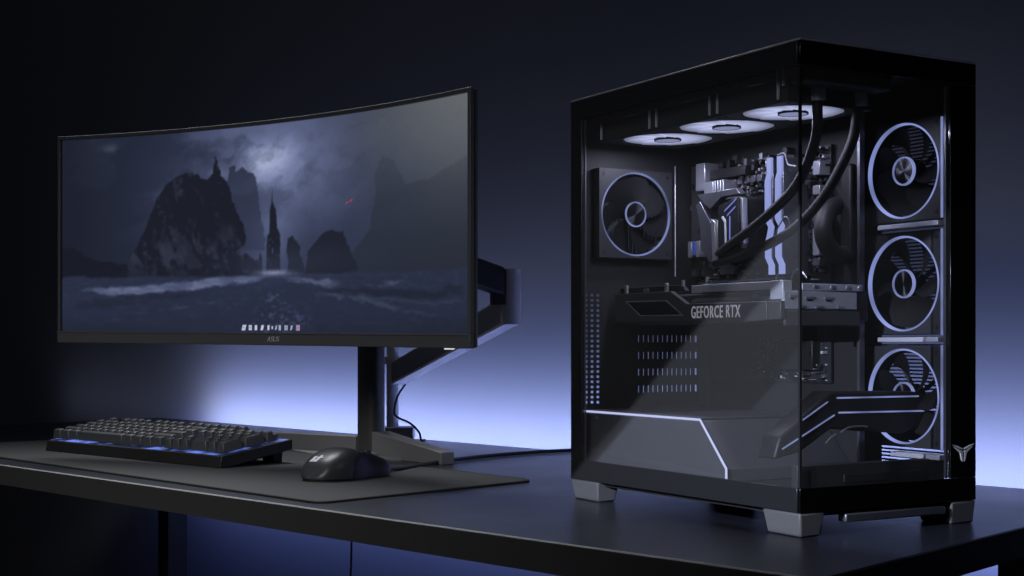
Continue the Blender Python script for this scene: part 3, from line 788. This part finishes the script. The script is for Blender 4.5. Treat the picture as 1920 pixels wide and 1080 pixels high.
# --- motherboard tray, motherboard and what is bolted to it
MB().box(.2005, .2035, .124, L-.003, .045, H1-.014).build('board_tray', M['case_in'], pc)
MB().box(.196, .2035, .1195, .1238, .045, H1-.014).build('tray_edge', M['sink'], pc)
mb = MB().box(.195, .1975, .166, .42, .150, .432).build('motherboard', M['pcb'], pc)
def mbp(name, m, *a, bev=.0008): return MB().box(*a).build(name, m, mb, bevel=bev)
mbp('port_cover', M['card'], .182, .1948, .392, .419, .285, .431)
mbp('port_cover_edge', M['sink_pale'], .1545, .156, .4175, .4198, .285, .431)
mbp('heatsink', M['sink_pale'], .168, .1948, .372, .391, .395, .431)
# power stage heatsink with bright fins above the cooler
mbp('heatsink', M['sink_pale'], .166, .1948, .352, .371, .372, .405)
for i in range(4): mbp('heatsink_fin', M['sink_pale'], .164, .1948, .345-i*.0055, .348-i*.0055, .372, .405)
mbp('heatsink', M['chip'], .176, .1948, .300, .372, .409, .421)
# small components
kinds = [M['chip'], M['sink'], M['chrome'], M['sink_pale'], M['ink']]
rs = random.Random(4)
groups = {}
zones = [(.17, .416, .272, .428, 500), (.345, .418, .285, .43, 260), (.166, .200, .280, .42, 220), (.25, .34, .385, .428, 200), (.17, .30, .152, .20, 160), (.30, .40, .275, .312, 120)]
for u0, u1, z0, z1, cnt in zones:
    for _ in range(cnt):
        u, z = rs.uniform(u0, u1), rs.uniform(z0, z1)
        if .192 < u < .245 and .28 < z < .42: continue
        big = rs.random() < .12
        s1, s2 = (rs.uniform(.004, .009), rs.uniform(.004, .011)) if big else (rs.uniform(.0008, .0035), rs.uniform(.0008, .0035))
        h = rs.uniform(.002, .011) if not big else rs.uniform(.004, .016)
        groups.setdefault(rs.choice((0, 0, 1, 1, 2, 3, 4)) if not big else rs.choice((0, 0, 0, 1)), MB()).box(.1948-h, .1949, u, min(u+s1, .4195), z, z+s2)
for k, b in groups.items(): tag(b.build('small_component', kinds[k], mb), kind='stuff')
for i in range(6): mbp('choke', M['sink'], .184, .1948, .376, .386, .312+i*.0135, .322+i*.0135)
for i in range(5): mbp('choke', M['sink'], .184, .1948, .278+i*.0125, .288+i*.0125, .399, .408)
mbp('blue_socket', M['blue_plug'], .172, .1948, .396, .404, .312, .330)
mbp('socket', M['sink_pale'], .1715, .1948, .4045, .413, .310, .331)
mbp('socket', M['sink_pale'], .1715, .1948, .3875, .3955, .310, .331)
mbp('slot', M['chip'], .186, .1948, .20, .36, .276, .281)
# connector column near the front edge of the board
for z0, z1, m_ in ((.395, .412, 'sink_pale'), (.372, .383, 'chrome'), (.338, .352, 'sink'), (.300, .332, 'sink_pale'), (.288, .297, 'sink')):
    mbp('connector', M[m_], .178, .1948, .167, .179, z0, z1)
mbp('chip_cooler', M['chip'], .183, .1948, .185, .25, .165, .20)
# cable comb and loom by the tray edge
MB().tube([(.198, .150, .36), (.178, .150, .352), (.165, .146, .335), (.165, .143, .315), (.178, .14, .30), (.198, .138, .30)], .011, 12).build('power_loom', M['tube'], pc, smooth=True)
MB().box(.190, .2005, .128, .146, .300, .405).build('cable_cover', M['black'], pc, bevel=.003)
# lever catches
MB().tube([(.150, .208, .421), (.150, .196, .421), (.150, .190, .408), (.150, .176, .404)], .0010, 6).build('wire_catch', M['sink_pale'], pc, smooth=True)
MB().tube([(.146, .213, .322), (.146, .192, .345), (.146, .183, .338), (.146, .190, .322), (.146, .208, .312)], .0008, 6).build('wire_catch', M['sink'], pc, smooth=True)
MB().tube([(.12, .150, .268), (.12, .146, .278), (.12, .136, .280), (.12, .124, .270)], .0011, 6).build('wire_catch', M['sink_pale'], pc, smooth=True)
# memory sticks with a zig-zag light bar each
for u in (.2225, .204):
    st = MB().box(.152, .195, u-.003, u+.003, .279, .418).build('memory_stick', M['sink'], pc, bevel=.001)
    prof = [(0, .419), (.0, .400), (-.0035, .392), (-.0035, .345), (.003, .336), (.0, .325), (-.003, .318), (-.003, .300), (.0035, .290), (.0035, .279)]
    b = MB()
    wv = .0042
    for (o0, z0), (o1, z1) in zip(prof[:-1], prof[1:]):
        b.poly_prism([(.1515, u-o0-wv, z0), (.1515, u-o0+wv, z0), (.1515, u-o1+wv, z1), (.1515, u-o1-wv, z1)], (-.003, 0, 0))
    b.build('light_bar', M['ram_led'], st)
# cooler block: faceted box with glowing chevrons
cb = MB().box(.140, .1948, .258, .338, .300, .376).build('cooler_block', M['chip'], pc, bevel=.004)
def facet(pts, m, name='cover_facet', d=.004, x=.140):
    MB().poly_prism([(x, u, z) for u, z in pts], (-d, 0, 0)).build(name, m, cb, bevel=.0006)
facet([(.346, .372), (.338, .376), (.302, .330), (.300, .300), (.318, .298), (.335, .315), (.338, .345)], M['sink'], d=.006)
facet([(.338, .384), (.262, .386), (.254, .378), (.290, .377), (.312, .364), (.325, .372)], M['sink'], d=.010)
facet([(.262, .378), (.252, .372), (.250, .318), (.254, .312), (.256, .372)], M['chrome'], d=.008)
facet([(.3035, .345), (.2995, .350), (.299, .300), (.303, .300)], M['chrome'], d=.009)
facet([(.312, .352), (.304, .348), (.303, .300), (.309, .299)], M['chrome'], d=.009)
facet([(.298, .300), (.298, .366), (.258, .376), (.257, .300)], M['chip'], 'cover_centre', d=.0085)
facet([(.285, .3605), (.262, .3735), (.262, .3717), (.285, .3583)], M['cool_led'], 'glow_line', d=.0009, x=.1314)
facet([(.280, .3545), (.264, .3640), (.264, .3622), (.280, .3525)], M['cool_led'], 'glow_line', d=.0009, x=.1314)
facet([(.288, .354), (.282, .348), (.281, .318), (.284, .318), (.285, .345), (.291, .352)], M['ink'], 'glow_line', d=.0009, x=.1314)
facet([(.2755, .352), (.2738, .353), (.2738, .322), (.2755, .322)], M['cool_led'], 'glow_line', d=.0009, x=.1314)
facet([(.330, .318), (.322, .300), (.300, .292), (.303, .284), (.33, .284)], M['sink_pale'], d=.005, x=.165)
# coolant tubes
MB().tube([(.072, .053, .478), (.074, .056, .450), (.082, .068, .416), (.100, .118, .374), (.116, .194, .342), (.128, .27, .317), (.140, .315, .305)], .0057, 14).build('coolant_tube', M['tube'], pc, smooth=True)
MB().tube([(.135, .056, .478), (.137, .062, .448), (.140, .076, .414), (.140, .118, .363), (.132, .166, .326), (.128, .235, .305), (.140, .31, .298)], .0057, 14).build('coolant_tube', M['tube'], pc, smooth=True)
for x, u in ((.072, .053), (.135, .056)):
    MB().lathe([(.0001, 0), (.0082, 0), (.0082, .018), (.0001, .018)], 20).build('tube_fitting', M['ink'], pc, loc=(x, u, .4555), rot=(R(4), R(-4), 0), smooth=True)
# --- graphics card
gc = MB().box(.0665, .1945, .104, .418, .2215, .2555).build('graphics_card', M['card'], pc, bevel=.002)
gs = lambda pts, m, name, x=.0665, d=.0065, bev=.0008: MB().poly_prism([(x, u, z) for u, z in pts], (-d, 0, 0)).build(name, m, gc, bevel=bev)
gs([(.420, .2235), (.420, .2600), (.300, .2600), (.268, .2440), (.122, .2432), (.1215, .2225), (.20, .2195)], M['card'], 'side_plate')
gs([(.1205, .2225), (.1205, .2432), (.0985, .2432), (.0985, .2232)], M['card'], 'side_plate')
def outline(P, w):
    b = MB(); c = (sum(p[0] for p in P)/len(P), sum(p[1] for p in P)/len(P))
    Q = [(p[0]+(c[0]-p[0])*w[0], p[1]+(c[1]-p[1])*w[1]) for p in P]
    for i in range(len(P)):
        j = (i+1) % len(P)
        b.poly_prism([(.0600, *P[i]), (.0600, *P[j]), (.0600, *Q[j]), (.0600, *Q[i])], (-.0009, 0, 0))
    return b
PW = [(.395, .2502), (.3076, .2495), (.2735, .2300), (.362, .2308)]
outline(PW, (.045, .13)).build('window_trim', M['sink_pale'], gc)
MB().poly_prism([(.0600, u, z) for u, z in [(.390, .249), (.3085, .2484), (.279, .231), (.364, .232)]], (-.0004, 0, 0)).build('window', M['border'], gc)
tm = text_mesh('GEFORCE RTX', .0205, 0, .0003, .0001, 1.14)
xs = [v.co.x for v in tm.vertices]; ys = [v.co.y for v in tm.vertices]
kx = .0905/(max(xs)-min(xs)); ky = .0143/(max(ys)-min(ys))
for v in tm.vertices: v.co = Vector(((v.co.x-min(xs))*kx, (v.co.y-min(ys))*ky, v.co.z))
link('lettering', tm, M['glow_ink'], gc, loc=(.0594, .2575, .2264), rot=(R(90), 0, R(-90)))
gs([(.425, .2602), (.425, .268), (.295, .268), (.285, .2602)], M['black'], 'top_cover', x=.0785)
for u in (.399, .313): gs([(u+.003, .2602), (u+.003, .2705), (u-.003, .2705), (u-.003, .2602)], M['sink_pale'], 'bracket', x=.0655, d=.003)
sm = text_mesh('RTX', .006, 0, .0002); link('lettering', sm, M['ink_dim'], gc, loc=(.0716, .372, .2615), rot=(R(90), 0, R(-90)))
# exposed heatsink bands above the plate
gs([(.250, .2570), (.250, .2665), (.1215, .2655), (.1215, .2560)], M['sink_mid'], 'heatsink', x=.0765, d=.010)
gs([(.272, .2450), (.260, .2510), (.1215, .2505), (.1215, .2450)], M['sink_mid'], 'heatsink', x=.0765, d=.010)
gs([(.272, .2512), (.272, .2660), (.2515, .2660), (.2515, .2512)], M['sink_mid'], 'heatsink', x=.0765, d=.006)
gs([(.262, .2515), (.252, .2560), (.140, .2555), (.140, .2515)], M['chip'], 'heatsink_gap', x=.0765, d=.003)
gs([(.1205, .2450), (.1205, .2660), (.0990, .2660), (.0990, .2450)], M['sink_mid'], 'heatsink', x=.0765, d=.013)
MB().box(.0645, .172, .0985, .1035, .2345, .2545).build('end_plate', M['sink_mid'], gc, bevel=.001)
MB().box(.090, .180, .0975, .1035, .2550, .2630).build('end_plate', M['sink_mid'], gc, bevel=.001)
MB().box(.0665, .178, .0990, .1035, .2160, .2338).build('end_cover', M['card'], gc, bevel=.002)
MB().box(.070, .190, .1, .40, .2557, .2567).build('backplate', M['card'], gc)
for v, z in ((.107, .2595), (.132, .2590), (.155, .2590), (.1735, .2590)):
    MB().lathe([(.0001, 0), (.0022, 0), (.0018, .0012), (.0001, .0012)], 12).build('bolt', M['chrome'], gc, loc=(v, .0972, z), rot=(R(90), 0, 0))
for v, z, w_ in ((.076, .2485, .008), (.101, .2470, .012), (.129, .2470, .012), (.091, .2375, .006), (.115, .2370, .010), (.145, .2370, .006)):
    MB().box(v-w_/2, v+w_/2, .0975, .0985, z-.0012, z+.0012).build('slot', M['chrome'], gc)
    MB().box(v-w_*.3, v+w_*.3, .0977, .0984, z-.0036, z-.0018).build('slot', M['chip'], gc)
for z in (.2715,): MB().box(.0725, .0775, .105, .25, z-.0035, z-.0015).build('backplate_edge', M['sink'], gc)
for u in (.118, .244, .29): MB().box(.0715, .0745, u, u+.003, .266, .2735).build('bracket', M['sink_pale'], gc)
# --- power supply cover with its light line
PR = [(L-.003, .0435), (L-.003, .109), (.187, .109), (.1405, .058), (.1405, .0435)]
sh = MB().poly_prism([(.018, u, z) for u, z in PR], (.182, 0, 0)).build('power_cover', M['shroud'], pc, bevel=.001)
b = MB()
line = [(L-.004, .1105), (.1865, .1105), (.1395, .0585), (.1395, .0475)]
b.tube([(.0175, u, z) for u, z in line], .0013, 8, 0); b.build('light_line', M['strip'], sh)
MB().box(.020, .19, .20, .42, .1095, .1125).build('cover_lid', M['shroud'], sh, bevel=.0008)
MB().box(.190, .199, .392, .398, .1126, .235).build('support_post', M['case_in'], pc, bevel=.001)
# front-bottom bezel with a dark slot
fb = MB().box(.020, .232, .026, .036, .043, .070).build('floor_bezel', M['case_in'], pc, bevel=.001)
MB().box(.083, .198, .0245, .0262, .0500, .0585).build('bezel_slot', M['black'], fb, bevel=.0006)
MB().box(.020, .033, .0250, .0262, .044, .066).build('bezel_slot', M['black'], fb)
# bent light bar above it
ab = MB().poly_prism([(.020, .062, .074), (.028, .062, .098), (.0985, .062, .1445), (.2395, .062, .1425), (.246, .062, .130), (.243, .062, .104), (.205, .062, .096), (.145, .062, .100), (.10, .062, .104), (.055, .062, .080)], (0, .030, 0)).build('light_bracket', M['black'], pc, bevel=.003)
for p0, p1 in (((.107, .1375), (.2290, .1372)), ((.1095, .1215), (.2375, .1205)), ((.0585, .1150), (.0935, .1335)), ((.0300, .0850), (.1030, .1190))):
    MB().tube([(p0[0], .0612, p0[1]), (p1[0], .0612, p1[1])], .0009, 8, 0).build('light_line', M['ring_dim'], ab)
gl_ = MB().tube([(.112, .0600, .1005), (.122, .0600, .1048), (.140, .0600, .1060), (.150, .0600, .1050)], .0011, 8); gl_.build('highlight_rail', M['chrome'], ab, smooth=True)
MB().tube([(.090, .060, .0890), (.097, .060, .0945), (.104, .060, .0980)], .0013, 8).build('highlight_rail', M['chrome'], ab, smooth=True)

# ------------------------------------------------------------------ light
def aim(o, d):
    o.rotation_euler = Vector(d).to_track_quat('-Z', 'Y').to_euler()
def area(name, loc, d, sx, sy, power, c, spread=180):
    l = bpy.data.lights.new(name, 'AREA'); l.shape = 'RECTANGLE'; l.size = sx; l.size_y = sy; l.energy = power; l.color = c
    l.spread = R(spread)
    o = bpy.data.objects.new(name, l); col.objects.link(o); o.location = loc; aim(o, d); return o
# LED strips along the rear edge of the desk, washing the wall
mid = (BL+BR)/2; ln = (BR-BL).length
def strip(name, off, z, s0, s1, up, power, c, h=.012, spread=180):
    p = BL+bdir*(ln*(s0+s1)/2)+bn*off
    l = bpy.data.lights.new(name, 'AREA'); l.shape = 'RECTANGLE'; l.size = ln*(s1-s0); l.size_y = h; l.energy = power; l.color = c; l.spread = R(spread)
    o = bpy.data.objects.new(name, l); col.objects.link(o); o.location = (p.x, p.y, z)
    zax = -Vector((bn.x, bn.y, up)).normalized(); xax = Vector((bdir.x, bdir.y, 0)); yax = zax.cross(xax)
    o.rotation_euler = Matrix((xax, yax, zax)).transposed().to_euler()
    return o
strip('led_strip_blue',   .012, -.012, .02, 1.06, .10, 5.0, (.16, .29, 1.0))
strip('led_strip_pale', .050, -.020, -.005, 1.06, .20, 5.5, (.62, .69, 1.0))
strip('left_wall_fill', .02, -.012, -.36, .05, 1.2, .12, (.55, .62, 1.0))  # added fill beyond the strip's end, lifts the left wall
strip('led_strip_below', .04, -.05, -.05, 1.06, -1.0, 2.6, (.17, .26, 1.0))
# softboxes over the rear of the desk and in front of it, both kept off the wall by their narrow spread
area('overhead_softbox', (-.75, 2.75, 1.7), (.12, -.85, -1.7), .9, .7, 5.4, (.94, .97, 1), 54)
area('front_softbox', (-1.3, -.3, 1.25), (.52, 1.9, -1.3), .8, .8, 2.1, (1, .99, 1), 42)
area('wall_fill', (-1.7, .6, 1.5), (.15, 3.2, -.75), 1.0, 1.0, .55, (.95, .97, 1), 120)  # added fill for the dim left part of the wall
area('tower_fill', (-.75, -.1, 1.05), (.93, 1.75, -.72),   .5, .5, .22, (.90, .94, 1), 26)  # added fill for the upper inside of the tower
# added spot cut on a slant, imitating a diagonal sheen on the side pane
S = Vector((-.55, .75, .42))
tw = pc.matrix_basis
def wl(v, u, z): return Matrix.Translation((.2903, 1.42, 0)) @ Matrix.Rotation(R(30), 4, 'Z') @ Vector((v, u, z))
P1, P2 = wl(0, .425, .030), wl(0, .010, .329)
m = (P1-S).cross(P2-S).normalized()
low = wl(0, .1, .05)-S
if m.dot(low) < 0: m = -m
sp = bpy.data.lights.new('sheen_spot', 'SPOT'); sp.energy = 78; sp.color = (.74, .82, 1.0); sp.spot_size = R(38); sp.spot_blend = .35; sp.shadow_soft_size = .004
so = bpy.data.objects.new('sheen_spot', sp); col.objects.link(so); so.location = S; aim(so, wl(0, .16, .10)-S)
sp.use_nodes = True; nt = sp.node_tree
emn = nt.nodes.get('Emission'); ge = nt.nodes.new('ShaderNodeNewGeometry'); dt = nt.nodes.new('ShaderNodeVectorMath'); dt.operation = 'DOT_PRODUCT'
dt.inputs[1].default_value = m
nt.links.new(ge.outputs['Incoming'], dt.inputs[0])
mr = nt.nodes.new('ShaderNodeMapRange'); mr.inputs['From Min'].default_value = -.002; mr.inputs['From Max'].default_value = .002
nt.links.new(dt.outputs['Value'], mr.inputs['Value'])
m2 = (wl(0, 0, .001)-S).cross(wl(0, .43, .001)-S).normalized()          # second cut: keeps the light off the desk in front
if m2.dot(wl(0, .2, .2)-S) < 0: m2 = -m2
d2 = nt.nodes.new('ShaderNodeVectorMath'); d2.operation = 'DOT_PRODUCT'; d2.inputs[1].default_value = m2
nt.links.new(ge.outputs['Incoming'], d2.inputs[0])
r2 = nt.nodes.new('ShaderNodeMapRange'); r2.inputs['From Min'].default_value = -.002; r2.inputs['From Max'].default_value = .002
nt.links.new(d2.outputs['Value'], r2.inputs['Value'])
mu = nt.nodes.new('ShaderNodeMath'); mu.operation = 'MULTIPLY'
nt.links.new(mr.outputs[0], mu.inputs[0]); nt.links.new(r2.outputs[0], mu.inputs[1]); nt.links.new(mu.outputs[0], emn.inputs['Strength'])
# glow of the three lit top fans
for u in (.115, .232, .349):
    p = wl(.092, u, .4475)
    l = bpy.data.lights.new('top_fan_glow', 'AREA'); l.shape = 'DISK'; l.size = .03; l.energy = .22; l.color = (.72, .76, 1.0)
    o = bpy.data.objects.new('top_fan_glow', l); col.objects.link(o); o.location = p; aim(o, (0, 0, -1))

wd = bpy.data.worlds.new('World'); scn.world = wd; wd.use_nodes = True
bg = wd.node_tree.nodes['Background']; bg.inputs[0].default_value = (.55, .62, .9, 1); bg.inputs[1].default_value = .010

# ------------------------------------------------------------------ camera
cd = bpy.data.cameras.new('Camera'); cd.lens = 49.52; cd.sensor_width = 36; cd.sensor_fit = 'HORIZONTAL'; cd.shift_y = 105/1920
cd.clip_start = .02; cd.clip_end = 100
cam = bpy.data.objects.new('Camera', cd); col.objects.link(cam); cam.location = (0, 0, .196); cam.rotation_euler = (R(90), 0, 0)
scn.camera = cam
scn.render.engine = 'CYCLES'
scn.cycles.caustics_reflective = False; scn.cycles.caustics_refractive = False
scn.cycles.transparent_max_bounces = 24; scn.cycles.max_bounces = 8
scn.view_settings.view_transform = 'Standard'; scn.view_settings.look = 'None'
scn.view_settings.exposure = 0; scn.view_settings.gamma = 1
